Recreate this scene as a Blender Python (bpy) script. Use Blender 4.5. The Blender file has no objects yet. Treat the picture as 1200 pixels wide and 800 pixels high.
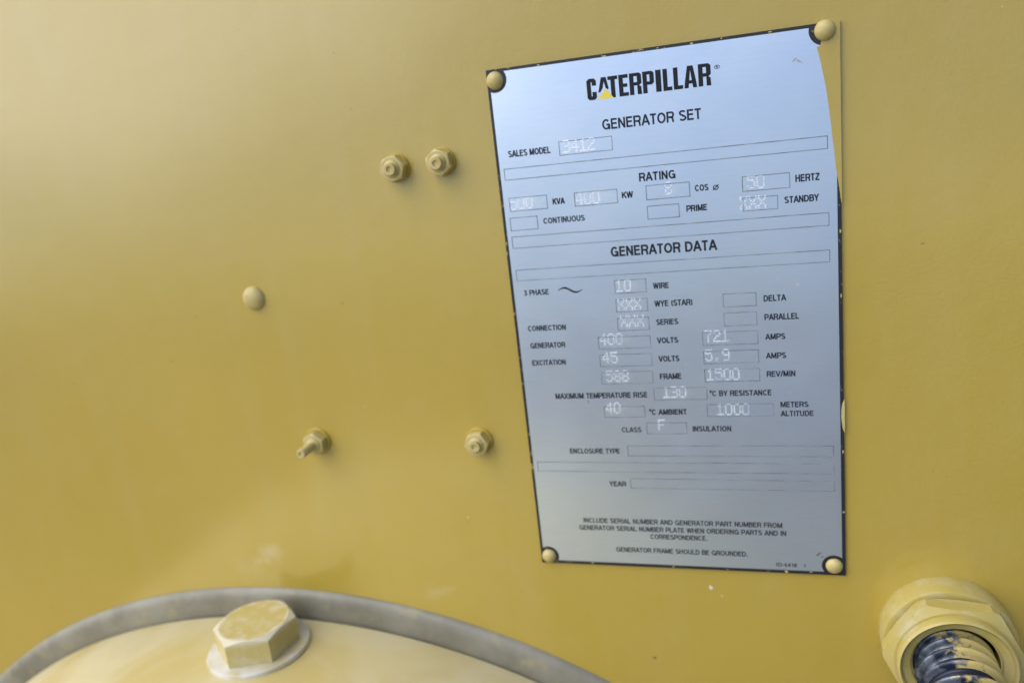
import bpy, bmesh, math, random
from mathutils import Vector, Matrix
random.seed(7)
R_ = math.radians
S = bpy.context.scene
COL = S.collection

# ------------------------------------------------------------------ camera
# The wall is the plane y = 0 and faces -Y; x runs right, z up, origin at the plate's upper left corner (metres).
cam_d = bpy.data.cameras.new('camera')
cam = bpy.data.objects.new('camera', cam_d); COL.objects.link(cam); S.camera = cam
rot = Matrix(((0.95567, 0.036714, 0.292142), (0.272161, 0.268458, -0.924045), (-0.112353, 0.962592, 0.246565)))
# columns of rot are the camera's own axes in the world
LEAN = Matrix.Rotation(-math.radians(8), 4, 'X')       # the yellow sheet leans back from the upright by this much
cam.matrix_world = LEAN @ Matrix.Translation((0.130305, -0.422346, -0.032671)) @ rot.to_4x4()
cam_d.sensor_width = 36; cam_d.lens = 28.54
cam_d.clip_start = 0.01; cam_d.clip_end = 400
cam_d.dof.use_dof = True
cam_d.dof.focus_distance = 0.385
cam_d.dof.aperture_fstop = 5.6

# ------------------------------------------------------------------ sky and sun (bright hazy open shade, light from the upper left)
SUN_EL, SUN_AZ = 60.0, 234.0          # azimuth from +Y towards +X
SHEEN_CLOUD = (1.26, 1.44, 26.0)              # where the added cloud starts and is full, and its brightness
W = bpy.data.worlds.new('World'); S.world = W; W.use_nodes = True
wn, wl = W.node_tree.nodes, W.node_tree.links
bg = wn['Background']; bg.inputs['Strength'].default_value = 0.15
sky = wn.new('ShaderNodeTexSky'); sky.sky_type = 'NISHITA'; sky.sun_disc = False
sky.sun_elevation = R_(SUN_EL); sky.sun_rotation = R_(SUN_AZ)
sky.air_density = 1.0; sky.dust_density = 0.0; sky.ozone_density = 6.0
to_sun = Vector((math.sin(R_(SUN_AZ)) * math.cos(R_(SUN_EL)), math.cos(R_(SUN_AZ)) * math.cos(R_(SUN_EL)), math.sin(R_(SUN_EL))))
# broken white cloud added out of view for the wall's sheen, thinning to blue
def wmath(op, a, b):
    m = wn.new('ShaderNodeMath'); m.operation = op; m.use_clamp = op == 'MINIMUM'
    for i, v in enumerate((a, b)):
        if isinstance(v, (int, float)): m.inputs[i].default_value = v
        else: wl.new(v, m.inputs[i])
    return m.outputs[0]
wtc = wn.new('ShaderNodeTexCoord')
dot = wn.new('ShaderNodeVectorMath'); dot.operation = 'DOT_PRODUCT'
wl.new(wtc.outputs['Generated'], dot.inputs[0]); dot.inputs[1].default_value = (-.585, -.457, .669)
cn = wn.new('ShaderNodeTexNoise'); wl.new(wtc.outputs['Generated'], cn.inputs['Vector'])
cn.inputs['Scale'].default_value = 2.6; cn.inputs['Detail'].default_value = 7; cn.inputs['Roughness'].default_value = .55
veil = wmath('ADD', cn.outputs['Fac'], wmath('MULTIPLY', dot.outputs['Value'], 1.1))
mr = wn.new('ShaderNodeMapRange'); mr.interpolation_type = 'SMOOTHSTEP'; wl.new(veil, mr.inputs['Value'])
mr.inputs['From Min'].default_value = SHEEN_CLOUD[0]; mr.inputs['From Max'].default_value = SHEEN_CLOUD[1]
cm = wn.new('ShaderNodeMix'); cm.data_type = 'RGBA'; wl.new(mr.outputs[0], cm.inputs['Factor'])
wl.new(sky.outputs[0], cm.inputs['A']); cm.inputs['B'].default_value = (SHEEN_CLOUD[2], SHEEN_CLOUD[2] * .98, SHEEN_CLOUD[2] * .95, 1)
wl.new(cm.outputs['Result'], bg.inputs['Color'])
sun_d = bpy.data.lights.new('sun', 'SUN'); sun_d.energy = 1.1; sun_d.angle = R_(40); sun_d.color = (1.0, 0.95, 0.88)
sun = bpy.data.objects.new('sun', sun_d); COL.objects.link(sun)
sun.rotation_euler = to_sun.to_track_quat('Z', 'Y').to_euler(); sun.location = to_sun * 5
S.view_settings.view_transform = 'Standard'; S.view_settings.look = 'None'
S.view_settings.exposure = -0.46; S.view_settings.gamma = 1.0; S.view_settings.use_curve_mapping = False
S.render.engine = 'CYCLES'
S.cycles.max_bounces = 6

# ------------------------------------------------------------------ materials
class NT:
    def __init__(s, name):
        s.m = bpy.data.materials.new(name); s.m.use_nodes = True
        s.n, s.l = s.m.node_tree.nodes, s.m.node_tree.links
        s.b = s.n['Principled BSDF']
        s.co = s.n.new('ShaderNodeTexCoord').outputs['Object']
    def put(s, sock, v):
        if isinstance(v, bpy.types.NodeSocket): s.l.new(v, sock)
        elif isinstance(v, (tuple, list)) and len(v) == 3 and sock.type == 'RGBA': sock.default_value = (*v, 1)
        else: sock.default_value = v
    def set(s, **k):
        for a, v in k.items(): s.put(s.b.inputs[a.replace('_', ' ')], v)
    def mapping(s, scale, loc=(0, 0, 0), rot=(0, 0, 0)):
        m = s.n.new('ShaderNodeMapping'); s.l.new(s.co, m.inputs[0])
        m.inputs['Scale'].default_value = scale; m.inputs['Location'].default_value = loc; m.inputs['Rotation'].default_value = rot
        return m.outputs[0]
    def noise(s, scale, detail=3, rough=.55, vec=None, dist=0.0):
        t = s.n.new('ShaderNodeTexNoise'); s.l.new(vec or s.co, t.inputs['Vector'])
        t.inputs['Scale'].default_value = scale; t.inputs['Detail'].default_value = detail
        t.inputs['Roughness'].default_value = rough; t.inputs['Distortion'].default_value = dist
        return t.outputs['Fac']
    def ramp(s, fac, a, b, lo=0.0, hi=1.0):
        r = s.n.new('ShaderNodeMapRange'); s.l.new(fac, r.inputs['Value'])
        r.inputs['From Min'].default_value = a; r.inputs['From Max'].default_value = b
        r.inputs['To Min'].default_value = lo; r.inputs['To Max'].default_value = hi
        return r.outputs[0]
    def math(s, op, a, b=0.0):
        m = s.n.new('ShaderNodeMath'); m.operation = op; s.put(m.inputs[0], a); s.put(m.inputs[1], b); return m.outputs[0]
    def mix(s, fac, a, b):
        m = s.n.new('ShaderNodeMix'); m.data_type = 'RGBA'; s.put(m.inputs['Factor'], fac)
        s.put(m.inputs['A'], a); s.put(m.inputs['B'], b); return m.outputs['Result']
    def bump(s, h, strength, dist=0.001, prev=None):
        b = s.n.new('ShaderNodeBump'); s.l.new(h, b.inputs['Height'])
        b.inputs['Strength'].default_value = strength; b.inputs['Distance'].default_value = dist
        if prev: s.l.new(prev, b.inputs['Normal'])
        return b.outputs[0]
    def spot(s, cx, cz, rx, rz, ang=0.0, soft=.6, wob=.35, ns=90):
        """a smudge of its own ragged shape centred on (cx, cz) of the wall plane"""
        mp = s.n.new('ShaderNodeVectorMath'); mp.operation = 'SUBTRACT'
        s.l.new(s.co, mp.inputs[0]); mp.inputs[1].default_value = (cx, 0, cz)
        r = s.n.new('ShaderNodeMapping'); r.vector_type = 'POINT'; s.l.new(mp.outputs[0], r.inputs[0])
        r.inputs['Rotation'].default_value = (0, ang, 0); 
        sc = s.n.new('ShaderNodeVectorMath'); sc.operation = 'MULTIPLY'; s.l.new(r.outputs[0], sc.inputs[0])
        sc.inputs[1].default_value = (1 / rx, 0, 1 / rz)
        ln = s.n.new('ShaderNodeVectorMath'); ln.operation = 'LENGTH'; s.l.new(sc.outputs[0], ln.inputs[0])
        d = s.math('ADD', ln.outputs['Value'], s.ramp(s.noise(ns, 4, .6), .3, .7, -wob, wob))
        return s.ramp(d, 1.0, 1.0 - soft, 0.0, 1.0)

YEL = (0.445, 0.322, 0.044)

def paint(name, base=YEL, rough=.42, dust=.25, wall=False, worn=0.0, bump=.25, edge=False, patch=None):
    t = NT(name)
    big = t.noise(4.0, 3, .5); mid = t.noise(45, 4, .6); fine = t.noise(900, 3, .6)
    c = t.mix(t.ramp(big, .3, .7), tuple(v * .94 for v in base), (base[0] * 1.04, base[1] * 1.05, base[2] * 1.25))
    c = t.mix(t.ramp(mid, .35, .75, 0, .16), c, (base[0] * 1.1, base[1] * 1.13, base[2] * 2.2))
    c = t.mix(t.ramp(t.noise(14, 5, .65, dist=.6), .48, .75, 0, dust), c, (.58, .54, .38))
    c = t.mix(t.ramp(fine, .68, .74, 0, .25), c, (.55, .5, .36))
    r = t.ramp(mid, .3, .7, rough - .04, rough + .07)
    if wall:
        streak = t.noise(1, 4, .6, vec=t.mapping((26, 1, 2.2)))
        c = t.mix(t.ramp(streak, .52, .78, 0, .05), c, (.60, .55, .42))
        for (x, z, rx, rz, a, k, colr) in (
                (-.190, -.2853, .013, .010, .4, .40, (.72, .67, .58)), (-.200, -.293, .006, .004, 0, .25, (.75, .70, .6)),
                (-.070, -.308, .016, .0050, .35, .22, (.72, .66, .50)),
                (-.205, -.300, .022, .012, 0, .18, (.7, .64, .5)),
                (.0982, -.2953, .0013, .0018, 0, .8, (.78, .78, .76)), (.104, -.3005, .0009, .0009, 0, .5, (.6, .6, .55)),
                (.0628, -.3446, .0014, .0010, 0, .9, (.06, .045, .03)), (-.105, -.118, .0009, .0007, 0, .5, (.12, .09, .04)),
                (.206, -.105, .0011, .0007, 0, .5, (.12, .09, .04)), (.212, -.222, .0005, .0006, .3, .4, (.2, .15, .06)),
                (-.234, -.150, .0010, .0007, 0, .45, (.12, .09, .04)), (-.085, .020, .0008, .0008, 0, .45, (.12, .09, .04)),
                (-.255, -.02, .0008, .0006, 0, .4, (.2, .15, .06))):
            c = t.mix(t.math('MULTIPLY', t.spot(x, z, rx, rz, a, soft=.95 if rx > .003 else .4, ns=110 if rx > .003 else 500), k * (.6 if rx > .003 else .8)), c, colr)
        c = t.mix(t.ramp(t.noise(260, 2, .5), .755, .79, 0, .5), c, (.16, .11, .03))
        c = t.mix(t.ramp(t.noise(210, 2, .5, vec=t.mapping((1, 1, 1), (3, 7, 1))), .76, .79, 0, .45), c, (.70, .66, .52))
        r = t.ramp(t.noise(9, 4, .6, dist=.4), .3, .7, rough - .03, rough + .05)
        n = t.bump(t.noise(3.2, 2, .5), .35, .004)
        n = t.bump(t.noise(60, 3, .5), .22, .0012, n)
        n = t.bump(t.noise(520, 3, .6), .40, .0004, n)
    else:
        n = t.bump(t.noise(140, 4, .6), bump, .0006)
        n = t.bump(t.noise(800, 2, .5), bump * .5, .0002, n)
    if worn:
        c = t.mix(t.ramp(t.noise(110, 4, .65), .62 - worn * .1, .70, 0, .8), c, (.45, .45, .44))
    if patch: c = t.mix(t.ramp(t.noise(patch[0], 4, .55, dist=.5), patch[1], patch[2] + .25 if patch[2] < patch[1] + .1 else patch[2], 0, .6), c, patch[3])
    if edge:                                                  # chalky wear along the turned-down corners and in patches on top
        xyz = t.n.new('ShaderNodeSeparateXYZ'); t.l.new(t.co, xyz.inputs[0])
        rad = t.math('SQRT', t.math('ADD', t.math('POWER', xyz.outputs['X'], 2.0), t.math('POWER', xyz.outputs['Y'], 2.0)))
        w1 = t.math('MULTIPLY', t.ramp(t.math('ADD', rad, t.ramp(t.noise(90, 3), .3, .7, -.0026, .0022)), .0196, .0212), t.ramp(xyz.outputs['Z'], .0155, .0178))
        w2 = t.math('MULTIPLY', t.ramp(t.noise(85, 3, .5, dist=.4), .56, .64), t.ramp(xyz.outputs['Z'], .0188, .0192))
        c = t.mix(t.math('MULTIPLY', t.math('MAXIMUM', w1, t.math('MULTIPLY', w2, .5)), .65), c, (.70, .68, .60))
    t.set(Base_Color=c, Roughness=r, Normal=n, Specular_IOR_Level=.5)
    if wall: t.set(Coat_Weight=1.0, Coat_Roughness=.19, Coat_IOR=1.75, Specular_IOR_Level=.3)
    return t.m

M = {}
M['wall'] = paint('yellow_wall_paint', wall=True, rough=.31, dust=.05)
M['yellow'] = paint('yellow_paint', rough=.42, dust=.3)
M['pale'] = paint('pale_dusty_yellow_paint', (.53, .44, .17), rough=.42, dust=.5, bump=.6, patch=(60, .4, .6, (.42, .32, .08)))
M['cream'] = paint('dusty_cream_paint', (.68, .60, .31), rough=.42, dust=.55, patch=(11, .44, .60, (.56, .44, .12)))
M['bolt'] = paint('painted_bolt', (.52, .42, .13), rough=.38, dust=.6, bump=.55, edge=True, patch=(120, .45, .7, (.62, .56, .36)))
M['fitting'] = paint('painted_fitting', (.44, .355, .09), rough=.34, dust=.45, bump=.35, patch=(70, .5, .7, (.50, .46, .30)))

t = NT('grey_flange'); c = t.mix(t.ramp(t.noise(26, 4, .6), .4, .65), (.265, .255, .215), (.18, .172, .135))
c = t.mix(t.ramp(t.noise(70, 5, .65), .55, .72, 0, .5), c, (.42, .36, .17))
t.set(Base_Color=c, Roughness=.42, Normal=t.bump(t.noise(160, 3), .25, .0005)); M['band'] = t.m

t = NT('washer_steel'); c = t.mix(t.ramp(t.noise(60, 4, .6), .4, .62), (.66, .65, .63), (.56, .50, .34))
t.set(Base_Color=c, Roughness=.38, Metallic=.15, Normal=t.bump(t.noise(150, 3), .2, .0005)); M['washer'] = t.m

t = NT('plate_aluminium')                                     # fine-grained satin metal with specks and faint wipes
g = t.noise(1, 4, .7, vec=t.mapping((60, 1, 700)))
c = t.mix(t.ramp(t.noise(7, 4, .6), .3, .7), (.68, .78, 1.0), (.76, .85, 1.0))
c = t.mix(t.ramp(g, .4, .7, 0, .10), c, (.50, .53, .58))
wipe = t.math('MULTIPLY', t.ramp(t.noise(230, 3, .55), .69, .75), t.ramp(t.noise(12, 3), .42, .6))
c = t.mix(t.math('MULTIPLY', wipe, .6), c, (.85, .87, .9))
for (x, z, rx, rz, a, k, colr) in ((.1505, -.0145, .0016, .0006, .7, .7, (.5, .42, .3)), (.1525, -.0155, .0018, .0006, -.6, .7, (.5, .42, .3)),
        (.1492, -.1213, .0012, .0012, 0, .8, (.9, .9, .93)), (.1565, -.2705, .0022, .0006, .7, .75, (.16, .15, .10)), (.1582, -.2722, .0010, .0008, .7, .7, (.4, .3, .12)),
        (.1440, -.1780, .0012, .0012, 0, .5, (.85, .86, .9)), (.020, -.0760, .006, .0012, .3, .15, (.85, .86, .9)), (.092, -.161, .0012, .0011, 0, .5, (.85, .86, .9)),
        (.140, -.105, .004, .0011, .3, .3, (.85, .87, .92)), (.140, -.118, .0009, .0009, 0, .4, (.9, .92, .96)), (.108, -.212, .003, .0006, .2, .2, (.9, .92, .96)),
        (.014, -.069, .010, .0040, 0, .35, (.93, .95, 1)), (.050, -.069, .010, .0040, 0, .35, (.93, .95, 1)), (.046, -.042, .012, .0040, 0, .3, (.93, .95, 1)), (.064, -.117, .007, .0040, 0, .4, (.93, .95, 1)),
        (.065, -.127, .008, .0036, 0, .35, (.93, .95, 1)), (.065, -.137, .008, .0036, 0, .4, (.93, .95, 1)), (.055, -.1465, .009, .0038, 0, .4, (.93, .95, 1)), (.053, -.157, .007, .0036, 0, .35, (.93, .95, 1)),
        (.056, -.167, .008, .0038, 0, .45, (.93, .95, 1)), (.053, -.186, .008, .0042, 0, .35, (.93, .95, 1)), (.087, -.177, .009, .0038, 0, .35, (.93, .95, 1)), (.090, -.069, .004, .0036, 0, .3, (.93, .95, 1)), (.0375, -.1815, .0009, .0009, 0, .5, (.25, .26, .28))):
    c = t.mix(t.math('MULTIPLY', t.spot(x, z, rx, rz, a, soft=.5, ns=500), k), c, colr)
rr = t.ramp(t.noise(11, 4, .6, dist=.5), .3, .7, .30, .38)
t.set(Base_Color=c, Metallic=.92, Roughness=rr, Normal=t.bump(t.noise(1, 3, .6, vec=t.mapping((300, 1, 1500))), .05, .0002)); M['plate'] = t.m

t = NT('black_plate_border')
sp = t.ramp(t.noise(260, 4, .65), .63, .68, 0, .8)
c = t.mix(sp, (.018, .018, .024), (.42, .32, .12)); t.set(Base_Color=c, Roughness=.38); M['border'] = t.m
t = NT('dark_ink'); t.set(Base_Color=t.mix(t.ramp(t.noise(700, 3), .35, .7), (.012, .014, .022), (.04, .045, .065)), Specular_IOR_Level=.25, Roughness=.5); M['ink'] = t.m
t = NT('logo_ink'); t.set(Base_Color=(.009, .010, .018), Specular_IOR_Level=.3, Roughness=.45); M['logo'] = t.m
t = NT('faint_rule_ink'); t.set(Base_Color=t.mix(t.ramp(t.noise(120, 3), .35, .65), (.14, .17, .22), (.30, .34, .41)), Roughness=.5, Metallic=.3); M['rule'] = t.m
t = NT('logo_yellow'); t.set(Base_Color=(.80, .66, .07), Roughness=.45); M['logoy'] = t.m
t = NT('stamped_metal'); t.set(Base_Color=t.mix(t.ramp(t.noise(140, 3, .6), .40, .62, .15, .95), (.82, .88, 1.0), (.68, .77, .97)), Roughness=.46, Metallic=t.ramp(t.noise(140, 3, .6), .40, .62, .6, .9)); M['stamp'] = t.m
t = NT('dark_groove'); t.set(Base_Color=(.03, .028, .02), Roughness=.8); M['dark'] = t.m

t = NT('conduit_steel')                                       # blue-grey galvanised strip with yellow overspray on its right side
geo = t.n.new('ShaderNodeSeparateXYZ'); t.l.new(t.co, geo.inputs[0])
over = t.math('ADD', t.ramp(geo.outputs['X'], -.014, .012, -.38, .55), t.ramp(t.noise(200, 4, .6, dist=.3), .3, .7, .1, .9))
ov = t.ramp(over, .42, .72)
c = t.mix(ov, t.mix(t.ramp(t.noise(150, 3), .4, .6), (.018, .025, .05), (.15, .18, .24)), (.50, .40, .15))
mt = t.ramp(ov, 0, 1, .45, 0.0)
t.set(Base_Color=c, Metallic=mt, Roughness=.30, Normal=t.bump(t.noise(300, 3), .3, .0003)); M['conduit'] = t.m

t = NT('hose_groove_steel'); t.set(Base_Color=(.02, .025, .045), Roughness=.4, Metallic=.3); M['groove'] = t.m
t = NT('ground_concrete'); c = t.mix(t.ramp(t.noise(1.3, 5), .35, .65), (.13, .115, .09), (.17, .15, .12))
t.set(Base_Color=c, Roughness=.85, Normal=t.bump(t.noise(60, 4), .3, .004)); M['ground'] = t.m

# ------------------------------------------------------------------ mesh helpers
def link(name, bm_or_me, mat, parent=None, smooth=False, auto=None, loc=None):
    if isinstance(bm_or_me, bmesh.types.BMesh):
        bmesh.ops.recalc_face_normals(bm_or_me, faces=bm_or_me.faces)
        me = bpy.data.meshes.new(name); bm_or_me.to_mesh(me); bm_or_me.free()
    else: me = bm_or_me
    if smooth:
        for p in me.polygons: p.use_smooth = True
        if auto is not None: me.set_sharp_from_angle(angle=R_(auto))
    if not me.materials: me.materials.append(mat)
    o = bpy.data.objects.new(name, me); COL.objects.link(o)
    if parent: o.parent = parent
    if loc: o.location = loc
    return o

def tag(o, label=None, cat=None, group=None, kind=None):
    for k, v in (('label', label), ('category', cat), ('group', group), ('kind', kind)):
        if v: o[k] = v
    return o

def thing(name, loc, label, cat, group=None):
    e = bpy.data.objects.new(name, None); e.empty_display_size = .02; COL.objects.link(e); e.location = loc
    return tag(e, label, cat, group)

def lathe(prof, n=64, axis='y', cap_start=False, cap_end=False, phase=0.0, bm=None):
    """revolve (radius, height) pairs; axis 'y' sends height towards the viewer (-Y), axis 'z' sends it up"""
    bm = bm or bmesh.new(); rings = []
    for r, h in prof:
        ring = []
        for i in range(n):
            a = 2 * math.pi * i / n + phase
            p = (r * math.cos(a), -h, r * math.sin(a)) if axis == 'y' else (r * math.cos(a), r * math.sin(a), h)
            ring.append(bm.verts.new(p))
        rings.append(ring)
    for a, b in zip(rings, rings[1:]):
        for i in range(n): bm.faces.new((a[i], a[(i + 1) % n], b[(i + 1) % n], b[i]))
    if cap_start: bm.faces.new(rings[0])
    if cap_end: bm.faces.new(rings[-1])
    return bm

def hex_chamfered(R, h0, h1, axis='y', phase=0.0, ch=.16, both=False, hole=0.0, per=12, cap=9.0):
    """hexagonal prism whose top corners are turned down to a cone, which leaves the curved edges of a real nut or bolt head"""
    ap = R * math.cos(math.pi / 6); n = 6 * per; H = h1 - h0
    def hexr(a):
        b = (a % (math.pi / 3)) - math.pi / 6
        return min(cap, ap / math.cos(b))
    bm = bmesh.new(); rings = []
    def ring(f_r, f_h):
        out = []
        for i in range(n):
            a = 2 * math.pi * i / n
            r, h = f_r(a), f_h(a); aa = a + phase
            out.append(bm.verts.new((r * math.cos(aa), -h, r * math.sin(aa)) if axis == 'y' else (r * math.cos(aa), r * math.sin(aa), h)))
        rings.append(out)
    rt = ap * .955
    drop = lambda a: (hexr(a) - rt) * math.tan(R_(28))
    if both:
        ring(lambda a: rt, lambda a: h0); ring(hexr, lambda a: h0 + drop(a))
    else: ring(hexr, lambda a: h0)
    ring(hexr, lambda a: h1 - drop(a)); ring(lambda a: rt, lambda a: h1)
    if hole: ring(lambda a: hole, lambda a: h1); ring(lambda a: hole, lambda a: h0)
    for a, b in zip(rings, rings[1:]):
        for i in range(n): bm.faces.new((a[i], a[(i + 1) % n], b[(i + 1) % n], b[i]))
    if not hole: bm.faces.new(rings[-1])
    bm.faces.new(rings[0]) if not hole else None
    return bm

def slab(pts, y0, y1, bm=None):
    """prism over a polygon of (x, z) points between depths y0 and y1"""
    bm = bm or bmesh.new()
    a = [bm.verts.new((x, y0, z)) for x, z in pts]; b = [bm.verts.new((x, y1, z)) for x, z in pts]
    bm.faces.new(a); bm.faces.new(b[::-1])
    for i in range(len(pts)): j = (i + 1) % len(pts); bm.faces.new((a[i], a[j], b[j], b[i]))
    return bm

# ------------------------------------------------------------------ the setting
bm = bmesh.new()
bmesh.ops.create_grid(bm, x_segments=1, y_segments=1, size=60)
g = link('ground', bm, M['ground']); g.location = (0, -30, -1.45); tag(g, 'grey concrete ground in front of the machine', kind='structure')
bm = slab([(-.95, -1.3), (.85, -1.3), (.85, .55), (-.95, .55)], 0, .004)
w = link('wall', bm, M['wall']); tag(w, 'large flat sheet of mustard yellow painted steel', kind='structure')

# ------------------------------------------------------------------ round housing with its grey flange
CX, CZ = -.182, -.783
drum = thing('round_housing', (CX, 0, CZ), 'large pale yellow drum shaped cover with a grey rim, bottom left', 'cover')
prof = [(.4475, .0008), (.4475, .0040), (.4488, .0046), (.4640, .0046), (.4668, .0041), (.4690, .0031), (.4705, .0018), (.4712, .0002)]
o = link('rim', lathe(prof, 256), M['band'], drum, True, 35); tag(o, 'grey metal rim ring lying against the yellow sheet')
prof = [(.440, .0050), (.4505, .0052), (.4519, .0058), (.4525, .0072), (.4525, .12), (.4520, .30), (.4490, .318), (.440, .325), (.001, .330)]
link('shell', lathe(prof, 256), M['cream'], drum, True, 35)
link('joint_groove', lathe([(.4465, .0), (.4465, .0062)], 256), M['dark'], drum, True)

BX, BY, BZ = -.1830, -.0387, -.3302
bolt = thing('hex_bolt', (BX, BY, BZ), 'big painted hex bolt with round washer on top of the pale drum cover', 'bolt')
wb = lathe([(.012, -.0014), (.0314, -.0014), (.0320, -.0008), (.0321, .0006), (.0317, .0016), (.0308, .0020), (.012, .0020)], 96, 'z')
link('washer', wb, M['washer'], bolt, True, 40)
hb = hex_chamfered(.0262, .0020, .0195, 'z', phase=R_(-39), per=14)
link('head', hb, M['bolt'], bolt, True, 12)

# ------------------------------------------------------------------ nuts on studs, blind rivet
def stud_nut(loc, label, stud_len, hexrot, stud_r=.0036, bent=(0, 0), wr=.0078):
    e = thing('stud_nut', loc, label, 'nut', 'painted nuts on studs in the yellow sheet')
    link('washer', lathe([(.002, 0), (wr, 0), (wr, .0011), (wr - .0004, .0015), (.002, .0015)], 48), M['yellow'], e, True, 40)
    link('nut', hex_chamfered(.0075, .0016, .0074, phase=R_(hexrot), per=8, both=True), M['pale'], e, True, 14)
    # rounded paint-filled collar and threaded end
    prof = [(.0048, .0070), (.0046, .0080), (stud_r + .0002, .0084)]
    n = max(2, int((stud_len - .0086) / .0009))
    for i in range(n):
        h = .0086 + i * .0009
        prof += [(stud_r, h), (stud_r - .00022, h + .00045)]
    prof += [(stud_r, stud_len - .0003), (stud_r - .0005, stud_len + .0004), (stud_r * .5, stud_len + .0004), (stud_r * .42, stud_len - .0004), (.0001, stud_len - .0005)]
    sb = lathe(prof, 32)
    for v in sb.verts:
        k = max(0, -v.co.y - .008); v.co.x += bent[0] * k; v.co.z += bent[1] * k
    link('stud', sb, M['pale'], e, True, 45)
    return e
stud_nut((-.0578, 0, -.0440), 'short painted nut, the left one of the close pair left of the plate', .0102, 12)
stud_nut((-.0307, 0, -.0434), 'short painted nut, the right one of the close pair, nearest the plate top', .0104, 38)
stud_nut((-.0302, 0, -.2052), 'single short painted nut level with the lower half of the plate', .0098, 5, wr=.0084)
stud_nut((-.1376, 0, -.2050), 'painted nut with a long stud poking out, lower left of the plate', .0200, 25, stud_r=.0030, bent=(-.10, -.05), wr=.0086)
rv = link('rivet', lathe([(.0074, 0), (.0074, .0006), (.0068, .0018), (.0056, .0030), (.0040, .0037), (.0022, .0040), (.0001, .0041)], 40), M['pale'], None, True, 50, loc=(-.1640, 0, -.1118))
tag(rv, 'lone domed painted rivet head at the far left of the nuts', 'rivet')

# ------------------------------------------------------------------ nameplate
mm = .001
plate = thing('nameplate', (0, 0, 0), 'silver metal rating plate with black border, riveted to the yellow sheet', 'nameplate')
YB, YF, YT = -.0014, -.00152, -.00160                      # plate front, silver face, print
def P(pts): return [(x * mm, z * mm) for x, z in pts]
link('base_plate', slab(P([(0, 0), (170, 0), (170, -283), (0, -283)]), -.0002, YB), M['border'], plate)
# silver face with round notches at the corners
def notch(cx, cz, r, a0, a1, n=10): return [(cx + r * math.cos(R_(a0 + (a1 - a0) * i / n)), cz + r * math.sin(R_(a0 + (a1 - a0) * i / n))) for i in range(n + 1)]
face = []
face += notch(4.2, -5.2, 6.5, 34.7, -113.6)                     # upper left, clockwise sweep
face += [(1.6, -20), (1.7, -140), (1.6, -262)]
face += notch(4.8, -278.3, 6.2, 121, -26)
face += [(60, -281.0), (110, -281.1)]
face += notch(164.1, -277.3, 6.3, 216, 49.4)
face += [(168.2, -200), (168.2, -100)]
face += notch(163.7, -3.0, 6.9, -49, -192.5)
face += [(110, -1.5), (50, -1.5)]
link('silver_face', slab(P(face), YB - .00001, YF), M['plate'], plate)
# yellow overspray that hides the border at the upper right, and its chips elsewhere
ov = [(170.3, .2), (170.3, -83), (169.9, -82.0), (168.9, -73.4), (167.7, -65.2), (166.9, -56), (166.2, -50), (165.6, -43), (164.7, -35.3), (163.9, -29), (163.0, -23.6), (161.9, -17.6), (160.9, -13.0), (160.2, -10.4), (161.8, -9.8), (163.0, -4.0), (160.8, -1.3), (162, .2)]
link('paint_overspray', slab(P(ov), -.0001, YF - .00020), M['wall'], plate)
bump_pts = [(170.4, -182), (169.4, -184), (168.8, -188), (168.7, -192.5), (169.3, -198), (170.4, -201)]
link('paint_overspray', slab(P(bump_pts), YF + .0004, YF - .0002), M['pale'], plate)
for (x, z, a, b) in ((28, -.9, 1.3, .5), (62, -1.0, .9, .4), (88, -.8, .7, .35), (104, -.9, 1.0, .5), (118, -.6, .6, .4), (140, -.7, 1.4, .4), (139.5, -282.0, 1.2, 1.0), (31, -281.9, 1.1, .6), (78, -282.2, .9, .5),
                     (108, -282.3, .6, .4), (169.3, -96, .4, 1.2), (169.4, -128, .4, 1.6), (169.3, -211, .4, 1.4), (.7, -90, .3, 1.3), (.6, -170, .3, 1.0)):
    a *= .75; b *= .75
    pts = [(x + a * (1 + random.uniform(-.3, .3)) * math.cos(k * math.pi / 4), z + b * (1 + random.uniform(-.35, .35)) * math.sin(k * math.pi / 4)) for k in range(8)]
    link('paint_fleck', slab(P(pts), YB + .0003, YB - .00012), M['pale'], plate)

def dome(x, z, r, h, lab=None):
    pr = [(r, .0002)] + [(r * math.cos(R_(a)), .0012 + h * math.sin(R_(a))) for a in range(0, 90, 9)] + [(.0001, .0012 + h)]
    o = link('rivet', lathe(pr, 40), M['pale'], plate, True, 60, loc=(x * mm, 0, z * mm)); return o
dome(4.4, -5.6, .0046, .0034); dome(163.9, -3.4, .0047, .0036); dome(164.2, -277.4, .0044, .0034); dome(4.9, -278.4, .0043, .0034)

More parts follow.
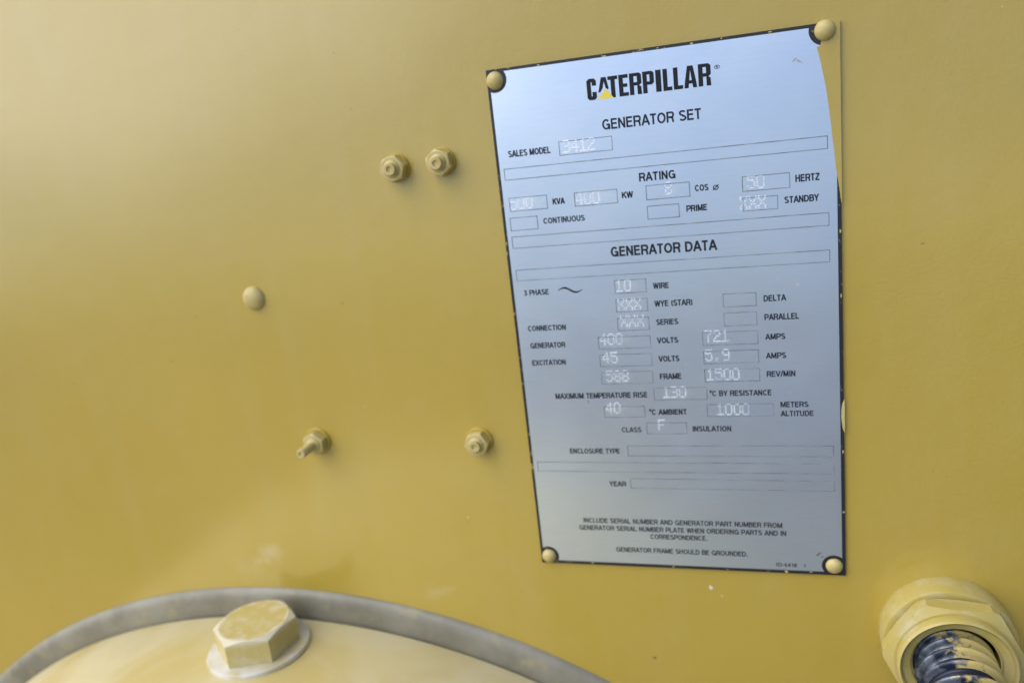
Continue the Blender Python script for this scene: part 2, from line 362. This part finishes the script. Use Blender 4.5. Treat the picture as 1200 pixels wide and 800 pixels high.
# print ---------------------------------------------------------
def rule_box(x0, z0, x1, z1, t=.42):
    bm = bmesh.new(); T = t
    for q in ([(x0, z0), (x1, z0), (x1, z0 - T), (x0, z0 - T)], [(x0, z1 + T), (x1, z1 + T), (x1, z1), (x0, z1)],
              [(x0, z0 - T), (x0 + T, z0 - T), (x0 + T, z1 + T), (x0, z1 + T)], [(x1 - T, z0 - T), (x1, z0 - T), (x1, z1 + T), (x1 - T, z1 + T)]):
        slab(P(q), YF - .00001, YT + .00003, bm)
    link('field_box', bm, M['rule'], plate)
BOX = dict(model=(34.6, 39.5, 62.5, 46.7), strip1=(3.7, 50.4, 164.4, 56.6), kva=(4.7, 65.8, 25.7, 73.2), kw=(40.2, 66.1, 63.0, 73.4), cos=(77.5, 65.8, 99.5, 73.3),
    hertz=(124.6, 65.8, 147.0, 73.3), standby=(124.5, 76.2, 141.2, 83.0), prime=(77.4, 76.2, 93.7, 83.2), cont=(3.9, 76.3, 19.4, 83.5), strip2=(3.8, 86.5, 164.5, 93.1),
    strip3=(4.0, 104.7, 164.6, 111.0), wire=(57.4, 113.6, 74.3, 121.0), wye=(57.3, 124.0, 74.3, 131.2), series=(57.3, 134.2, 74.4, 141.5), volt1=(46.0, 144.4, 74.5, 151.4),
    volt2=(46.0, 154.3, 74.5, 161.4), frame=(46.0, 164.2, 74.4, 171.4), delta=(112.7, 124.0, 129.3, 131.2), par=(112.7, 134.0, 129.3, 141.3), amp1=(101.4, 144.0, 129.4, 151.3),
    amp2=(101.4, 154.2, 129.5, 161.4), rev=(101.4, 164.2, 129.6, 171.4), rise=(74.0, 174.0, 102.4, 181.2), amb=(45.9, 184.2, 68.7, 190.9), alt=(101.6, 183.8, 135.8, 190.9),
    cls=(68.7, 194.0, 90.7, 200.8), encl=(57.2, 207.5, 164.9, 213.9), strip4=(3.9, 217.6, 165.0, 223.7), year=(57.2, 227.4, 165.1, 233.5))
for k, (a, b, c_, d) in BOX.items(): rule_box(a, -b, c_, -d)

def arc(cx, cy, rx, ry, a0, a1, n=8):
    return [(cx + rx * math.cos(R_(a0 + (a1 - a0) * i / n)), cy + ry * math.sin(R_(a0 + (a1 - a0) * i / n))) for i in range(n + 1)]
def glyph(ch, e):
    """(advance width, centre-line strokes) of a plain grotesque capital one unit tall; e is half the stroke"""
    f = 1 - e
    def bowl(x, xr, y0, y1):                      # right-hand bowl from a stem
        r = (y1 - y0) / 2
        return [(x, y1), (xr - r * .8, y1)] + arc(xr - r * .8, (y0 + y1) / 2, r * .8, r, 90, -90) [1:] + [(x, y0)]
    if ch == 'A': return .90, [[(.04, 0), (.45, 1)], [(.45, 1), (.86, 0)], [(.19, .32), (.71, .32)]]
    if ch == 'B': return .84, [[(e, 0), (e, 1)], bowl(e, .70, .53, f), bowl(e, .76, e, .53)]
    if ch == 'C': return .92, [arc(.45, .5, .45 - e, .5 - e, 38, 322, 18)]
    if ch == 'D': return .90, [[(e, 0), (e, 1)], [(e, f), (.40, f)] + arc(.40, .5, .48 - e, .5 - e, 90, -90, 12)[1:] + [(e, e)]]
    if ch == 'E': return .78, [[(e, 0), (e, 1)], [(e, f), (.72, f)], [(e, .53), (.68, .53)], [(e, e), (.74, e)]]
    if ch == 'F': return .73, [[(e, 0), (e, 1)], [(e, f), (.70, f)], [(e, .51), (.64, .51)]]
    if ch == 'G': return .98, [arc(.47, .5, .47 - e, .5 - e, 42, 345, 18), [(.50, .47), (.93 - e, .47)], [(.93 - e, .53), (.93 - e, 0)]]
    if ch == 'H': return .88, [[(e, 0), (e, 1)], [(.82 - e, 0), (.82 - e, 1)], [(e, .53), (.82 - e, .53)]]
    if ch == 'I': return .30, [[(.15, 0), (.15, 1)]]
    if ch == 'K': return .88, [[(e, 0), (e, 1)], [(.80, 1), (e, .36)], [(.36, .60), (.83, 0)]]
    if ch == 'L': return .70, [[(e, 0), (e, 1)], [(e, e), (.67, e)]]
    if ch == 'M': return 1.04, [[(e, 0), (e, 1)], [(1.0 - e, 0), (1.0 - e, 1)], [(e * 1.2, 1), (.5, .06)], [(.5, .06), (1 - e * 1.2, 1)]]
    if ch == 'N': return .88, [[(e, 0), (e, 1)], [(.82 - e, 0), (.82 - e, 1)], [(e, .97), (.82 - e, .03)]]
    if ch == 'O': return 1.0, [arc(.48, .5, .48 - e, .5 - e, 0, 360, 22)]
    if ch == 'P': return .82, [[(e, 0), (e, 1)], bowl(e, .76, .44, f)]
    if ch == 'R': return .88, [[(e, 0), (e, 1)], bowl(e, .77, .48, f), [(.46, .48), (.66, .40), (.70, .28), (.74, 0)]]
    if ch == 'S': return .84, [arc(.40, .735, .35 - e * .5, .265 - e, 25, 250, 12) + [(.45, .50)] + arc(.41, .275, .37 - e * .5, .275 - e, 75, -155, 12)]
    if ch == 'T': return .76, [[(.36, 0), (.36, 1)], [(0, f), (.72, f)]]
    if ch == 'U': return .88, [[(e, 1), (e, .36)] + arc(.41, .36, .41 - e, .36 - e, 180, 360, 10)[1:] + [(.82 - e, 1)]]
    if ch == 'V': return .86, [[(.03, 1), (.42, 0)], [(.42, 0), (.81, 1)]]
    if ch == 'W': return 1.18, [[(.03, 1), (.30, 0)], [(.30, 0), (.57, 1)], [(.57, 1), (.84, 0)], [(.84, 0), (1.11, 1)]]
    if ch == 'X': return .84, [[(.03, 0), (.77, 1)], [(.03, 1), (.77, 0)]]
    if ch == 'Y': return .84, [[(.03, 1), (.40, .42)], [(.77, 1), (.40, .42)], [(.40, .44), (.40, 0)]]
    if ch == '0': return .72, [arc(.33, .5, .33 - e, .5 - e, 0, 360, 18)]
    if ch == '1': return .50, [[(.30, 0), (.30, 1)], [(.30, .86), (.10, .74)]]
    if ch == '3': return .72, [arc(.31, .755, .28 - e * .5, .245 - e, 155, -80, 10), arc(.31, .28, .32 - e * .5, .28 - e, 80, -155, 10), [(.20, .53), (.38, .53)]]
    if ch == '4': return .74, [[(.46, 0), (.46, 1)], [(.46, .97), (.04, .27)], [(.02, .27), (.64, .27)]]
    if ch == '6': return .72, [arc(.33, .32, .33 - e, .32 - e, 0, 360, 16), arc(.40, .5, .40 - e, .5 - e, 70, 180, 8)]
    if ch == '8': return .72, [arc(.33, .75, .28 - e * .5, .25 - e, 0, 360, 14), arc(.33, .28, .33 - e * .6, .28 - e, 0, 360, 16)]
    if ch == 'Z': return .80, [[(.02, f), (.72, f)], [(.68, f), (.06, e)], [(.0, e), (.74, e)]]
    if ch == '/': return .44, [[(.02, -.03), (.38, 1.03)]]
    if ch == '-': return .44, [[(.04, .38), (.36, .38)]]
    if ch == '.': return .36, [[(.14, 0), (.14, 2 * e)]]
    if ch == '(': return .40, [arc(.60, .45, .45, .68, 135, 225, 8)]
    if ch == ')': return .40, [arc(-.25, .45, .45, .68, 45, -45, 8)]
    if ch == '°': return .42, [arc(.18, .84, .13, .13, 0, 360, 12)]
    if ch == 'ø': return .72, [arc(.31, .40, .26, .32, 0, 360, 16), [(.02, .0), (.62, .82)]]
    if ch == '®': return 1.0, [arc(.5, .5, .46, .46, 0, 360, 18), [(.36, .26), (.36, .76)], [(.36, .74), (.58, .70), (.58, .52), (.36, .50)], [(.48, .50), (.64, .26)]]
    return .38, []
def text(s, x0, x1, base, cap=3.1, bold=.012):
    e = .074 + bold * 1.2; runs = []; cur = 0
    for ch in s:
        wd, st = glyph(ch, e); runs.append((cur, st)); cur += wd + .10
    cur -= .14
    sx = (x1 - x0) / cur; bm = bmesh.new()
    hx = e / sx * cap * .5 + e * .5                      # keep stems from thinning when a line is set wide
    for ox, strokes in runs:
        for pts in strokes:
            P2 = [Vector((x0 + (ox + x) * sx, y * cap)) for x, y in pts]; n = len(P2)
            closed = (P2[0] - P2[-1]).length < 1e-4
            L = []; Rr = []
            for i in range(n):
                pa = P2[i - 1] if i else (P2[-2] if closed else P2[0]); pb = P2[i + 1] if i < n - 1 else (P2[1] if closed else P2[-1])
                d1 = (P2[i] - pa); d2 = (pb - P2[i]); d1 = d1.normalized() if d1.length > 1e-6 else d2.normalized(); d2 = d2.normalized() if d2.length > 1e-6 else d1
                tt = (d1 + d2).normalized(); nn = Vector((-tt.y, tt.x)); k = min(1.6, 1 / max(.5, nn.dot(Vector((-d1.y, d1.x)))))
                off = nn * (e * cap * k)
                L.append(bm.verts.new(((P2[i].x + off.x) * mm, YT - .00001, (-base + P2[i].y + off.y) * mm)))
                Rr.append(bm.verts.new(((P2[i].x - off.x) * mm, YT - .00001, (-base + P2[i].y - off.y) * mm)))
            for i in range(n - 1): bm.faces.new((L[i], L[i + 1], Rr[i + 1], Rr[i]))
    for f in bm.faces:
        f.normal_update()
        if f.normal.y > 0: f.normal_flip()
    me = bpy.data.meshes.new('printed_text'); bm.to_mesh(me); bm.free()
    return link('printed_text', me, M['ink'], plate)
C1 = 3.0
for s, x0, x1, b, cap, bold in (
    ('GENERATOR SET', 58.1, 106.8, 36.3, 5.2, .012), ('SALES MODEL', 7.2, 30.0, 44.8, 3.4, .02), ('RATING', 74.6, 92.7, 63.6, 4.3, .02), ('GENERATOR DATA', 57.1, 110.9, 101.1, 5.3, .02),
    ('KVA', 28.6, 34.8, 71.3, 3.2, .03), ('KW', 65.2, 70.7, 71.2, 3.2, .03), ('COS', 102, 108.4, 71.0, 3.2, .02), ('ø', 110.6, 113.7, 71.2, 3.2, .0), ('HERTZ', 149.5, 160.4, 70.8, 3.5, .02),
    ('STANDBY', 144.2, 159.8, 80.6, 3.3, .02), ('PRIME', 97.2, 107.3, 80.8, 3.2, .025), ('CONTINUOUS', 22.5, 44.8, 81.0, 3.1, .02), ('3 PHASE', 7.4, 21.3, 119.3, 3.1, .02),
    ('WIRE', 77.9, 85.8, 119.4, 3.1, .025), ('WYE (STAR)', 78, 97.5, 129.0, 3.2, .02), ('SERIES', 78.1, 89.4, 139.0, 3.1, .02), ('CONNECTION', 7.4, 28.9, 139.5, 3.1, .02),
    ('GENERATOR', 7.7, 27.5, 149.4, 3.1, .02), ('EXCITATION', 7.7, 26.9, 159.4, 3.1, .02), ('VOLTS', 78.0, 88.8, 149.1, 3.2, .025), ('VOLTS', 78.1, 88.8, 159.3, 3.2, .025),
    ('FRAME', 78.0, 89.3, 169.2, 3.2, .025), ('DELTA', 132.8, 143.4, 129.1, 3.2, .02), ('PARALLEL', 132.9, 149.4, 138.9, 3.2, .02), ('AMPS', 133.0, 142.6, 149.2, 3.1, .02),
    ('AMPS', 133.0, 142.7, 159.3, 3.1, .02), ('REV/MIN', 133.0, 147.0, 169.2, 3.1, .02), ('MAXIMUM TEMPERATURE RISE', 19.1, 70.4, 179.4, 3.2, .02), ('°C BY RESISTANCE', 103.7, 134.9, 179.3, 3.1, .02),
    ('°C AMBIENT', 71.0, 90.9, 189.5, 3.2, .025), ('METERS', 139.3, 152.9, 186.0, 3.0, .02), ('ALTITUDE', 139.3, 155.3, 191.0, 3.0, .02), ('CLASS', 55.0, 65.7, 199.6, 3.0, .015),
    ('INSULATION', 93.5, 113.8, 199.3, 3.1, .02), ('ENCLOSURE TYPE', 24.2, 52.7, 212.4, 3.1, .015), ('YEAR', 45.3, 54.7, 232.4, 3.1, .02),
    ('INCLUDE SERIAL NUMBER AND GENERATOR PART NUMBER FROM', 28.0, 138.0, 255.6, 3.0, .012), ('GENERATOR SERIAL NUMBER PLATE WHEN ORDERING PARTS AND IN', 25.2, 140.0, 260.3, 3.0, .012),
    ('CORRESPONDENCE.', 66.3, 98.0, 264.8, 3.0, .012), ('GENERATOR FRAME SHOULD BE GROUNDED.', 45.9, 119.4, 273.7, 3.0, .012), ('1D-6418', 134.0, 145.0, 279.0, 2.2, .01), ('1', 148.6, 149.5, 279.0, 2.2, .0),
    ('®', 114.0, 116.6, 14.0, 1.7, .0)):
    text(s, x0, x1, b, cap, bold)
# tilde of the alternating current symbol
bm = bmesh.new(); N = 20; up = []; dn = []
for i in range(N + 1):
    u = i / N; x = 26.6 + 13.4 * u; z = -117.6 + 1.35 * math.sin(2 * math.pi * u) + .1; th = .18 + .42 * math.sin(math.pi * u)
    up.append(bm.verts.new((x * mm, YT - .00001, (z + th) * mm))); dn.append(bm.verts.new((x * mm, YT - .00001, (z - th) * mm)))
for i in range(N): bm.faces.new((up[i], up[i + 1], dn[i + 1], dn[i]))
link('wave_sign', bm, M['ink'], plate)

# heavy condensed wordmark, each letter from abutting strips: (x range on the plate in mm, letter)
def logo():
    H = 10.3; B = -21.2; s = 2.15
    f = lambda v: 51.8 + (v - 50) / 985 * 60.6
    bm = bmesh.new()
    def q(x0, w_, pts): slab(P([(x0 + a * w_, B + b * H) for a, b in pts]), YF - .00001, YT - .00002, bm)
    for ch, a, b in (('C', 50, 128), ('A1', 143, 240), ('T', 224, 304), ('E', 312, 388), ('R', 398, 494), ('P', 504, 594), ('I', 607, 650), ('L', 664, 734), ('L', 746, 818), ('A', 828, 926), ('R', 938, 1034)):
        x0, x1 = f(a), f(b); w_ = x1 - x0; k = s / w_; v = .17
        if ch == 'I': q(x0, w_, [(0, 0), (1, 0), (1, 1), (0, 1)])
        if ch == 'L': q(x0, w_, [(0, 0), (1, 0), (1, v), (k, v), (k, 1), (0, 1)])
        if ch == 'T': q(x0, w_, [(.5 - k / 2, 0), (.5 + k / 2, 0), (.5 + k / 2, 1 - v), (1, 1 - v), (1, 1), (0, 1), (0, 1 - v), (.5 - k / 2, 1 - v)])
        if ch == 'E': q(x0, w_, [(0, 0), (1, 0), (1, v), (k, v), (k, .42), (.9, .42), (.9, .58), (k, .58), (k, 1 - v), (1, 1 - v), (1, 1), (0, 1)])
        if ch == 'C':
            q(x0, w_, [(.22, 0), (.78, 0), (1, .1), (1, .37), (1 - k, .37), (1 - k, v), (k, v), (k, 1 - v), (1 - k, 1 - v), (1 - k, .66), (1, .66), (1, .9), (.78, 1), (.22, 1), (0, .9), (0, .1)])
        if ch in ('R', 'P'):
            q(x0, w_, [(0, 0), (k, 0), (k, 1), (0, 1)])
            lo = .42 if ch == 'R' else .38
            q(x0, w_, [(k, 1 - v * .9), (1 - k, 1 - v * .9), (1 - k, lo + v * .9), (k, lo + v * .9), (k, lo), (.80, lo), (1, lo + .09), (1, .91), (.82, 1), (k, 1)])
            if ch == 'R': q(x0, w_, [(1 - k, lo), (.80, lo), (.97, lo - .07), (1, 0), (1 - k, 0)])
        if ch == 'A':
            q(x0, w_, [(0, 0), (k * .9, 0), (k * .9 + .05, .2), (.95 - k * .9, .2), (1 - k * .9, 0), (1, 0), (.70, 1), (.30, 1), ] if False else [(0, 0), (k * .92, 0), (k * .92 + .03, .19), (.97 - k * .92, .19), (1 - k * .92, 0), (1, 0), (.93, .34), (.07, .34)])
            q(x0, w_, [(.07, .34), (.40, .34), (.5, .80), (.5, 1), (.28, 1)]); q(x0, w_, [(.5, .80), (.60, .34), (.93, .34), (.72, 1), (.5, 1)])
        if ch == 'A1':
            q(x0, w_, [(-.02, .30), (.18, .33), (.38, .50), (.5, .80), (.5, 1), (.28, 1)]); q(x0, w_, [(.5, .80), (.62, .50), (.80, .40), (.88, .46), (.70, 1), (.5, 1)])
    link('wordmark', bm, M['logo'], plate)
    bm = slab(P([(57.2, -21.3), (65.0, -21.3), (61.1, -16.4)]), YF - .00001, YT - .00003)
    link('logo_triangle', bm, M['logoy'], plate)
logo()

# dot-stamped values -----------------------------------------------
F57 = {'0': '01110 10001 10001 10001 10001 10001 01110', '1': '00100 01100 00100 00100 00100 00100 11111', '2': '01110 10001 00001 00110 01000 10000 11111', '3': '11110 00001 00001 01110 00001 00001 11110',
       '4': '00010 00110 01010 10010 11111 00010 00010', '5': '11111 10000 11110 00001 00001 10001 01110', '7': '11111 00001 00010 00100 00100 00100 00100', '8': '01110 10001 10001 01110 10001 10001 01110',
       '9': '01110 10001 10001 01111 00001 00001 01110', 'X': '10001 10001 01010 00100 01010 10001 10001', 'F': '11111 10000 10000 11110 10000 10000 10000', '.': '00000 00000 00000 00000 00000 01100 01100'}
def stamp(s, x, base, h=6.3, pitch=4.35):
    bm = bmesh.new(); dz = h / 6.6; dx = 3.0 / 4
    for ci, ch in enumerate(s):
        rows = F57[ch].split()
        for r, row in enumerate(rows):
            for c2, v in enumerate(row):
                if v == '1':
                    px = x + ci * pitch + c2 * dx + random.uniform(-.05, .05); pz = -base + (6 - r) * dz + .4 + random.uniform(-.05, .05)
                    n = 8; rr = .54
                    ring = [bm.verts.new(((px + rr * math.cos(2 * math.pi * k / n)) * mm, YF - .00001, (pz + rr * math.sin(2 * math.pi * k / n)) * mm)) for k in range(n)]
                    top = [bm.verts.new(((px + rr * .5 * math.cos(2 * math.pi * k / n)) * mm, YF - .00006, (pz + rr * .5 * math.sin(2 * math.pi * k / n)) * mm)) for k in range(n)]
                    for k in range(n): bm.faces.new((ring[k], ring[(k + 1) % n], top[(k + 1) % n], top[k]))
                    bm.faces.new(top)
    link('stamped_text', bm, M['stamp'], plate, True)
for a in (('3412', 37.3, 45.8), ('500', 5.6, 72.6), ('400', 41.6, 72.9), ('8', 87.6, 71.6), ('50', 127.6, 72.4), ('XXX', 123.6, 82.2), ('10', 58.6, 120.2), ('XXX', 58.8, 130.4), ('XXX', 59.6, 139.6),
          ('400', 47.5, 149.2), ('45', 48.2, 159.6), ('588', 49.2, 170.2), ('721', 103.0, 149.6), ('5.9', 102.8, 160.0), ('1500', 103.0, 170.6), ('130', 79.4, 180.0), ('40', 47.6, 188.6), ('1000', 107.2, 190.2), ('F', 75.6, 198.8)):
    stamp(*a)

# ------------------------------------------------------------------ conduit fitting, lower right
FX, FZ = .2184, -.3140
fit = thing('conduit_fitting', (FX, 0, FZ), 'round painted conduit fitting with ribbed hose, bottom right corner', 'conduit fitting')
link('bushing', lathe([(.020, .0), (.0322, .0), (.0324, .0012), (.0324, .0136), (.0320, .0146), (.0312, .0150), (.0262, .0150)], 96), M['fitting'], fit, True, 35)
link('shade_neck', lathe([(.0200, .0146), (.0272, .0146), (.0272, .0176), (.0200, .0176)], 64), M['dark'], fit, True, 35)  # neck inside the gap, coloured near black to deepen the recess shade
link('lock_nut', hex_chamfered(.0346, .0172, .0282, phase=R_(-3), per=16, both=True, hole=.0200, cap=.0334), M["fitting"], fit, True, 9)
link('collar', lathe([(.0200, .0270), (.0274, .0270), (.0277, .0318), (.0274, .0332), (.0266, .0338), (.0257, .0332), (.0252, .0312), (.0215, .0302), (.0208, .0296), (.0204, .0200)], 96), M['fitting'], fit, True, 50)
# ribbed hose: a swept tube that leaves the collar towards the viewer and droops
bm = bmesh.new(); N = 48; p = Vector((0, -.022, -.0032)); ang = 0.0; step = .00045; rings = []; i = 0; total = 260
dirv = Vector((0, -1, 0))
while i < total:
    d = i * step; ang = min(1.35, max(0, d - .010) * 20.0)
    dirv = Vector((.10 * math.sin(ang), -math.cos(ang), -math.sin(ang))).normalized()
    ph = (d / .0062) % 1.0
    r = .0148 + .0046 * (max(0.0, math.sin(math.pi * min(1, ph / .42))) ** .5 if ph < .42 else 0)
    side = Vector((1, 0, 0)); upv = side.cross(dirv).normalized(); side = dirv.cross(upv).normalized()
    rings.append([bm.verts.new(p + side * (r * math.cos(2 * math.pi * k / N)) + upv * (r * math.sin(2 * math.pi * k / N))) for k in range(N)])
    p = p + dirv * step; i += 1
for a, b in zip(rings, rings[1:]):
    for k in range(N): bm.faces.new((a[k], a[(k + 1) % N], b[(k + 1) % N], b[k]))
bm.faces.ensure_lookup_table()
for q, f in enumerate(bm.faces):
    ph = ((q // N) * step / .0062) % 1.0
    if ph > .40 or ph < .03: f.material_index = 1        # bare dark steel down in the grooves
hose = link('ribbed_hose', bm, M['conduit'], fit, True); hose.data.materials.append(M['groove'])

# ------------------------------------------------------------------ lean the machine back (camera included above)
bpy.context.view_layer.update()
for o in list(COL.objects):
    if o.parent is None and o.type in ('MESH', 'EMPTY') and o.name != 'ground':
        o.matrix_world = LEAN @ o.matrix_world
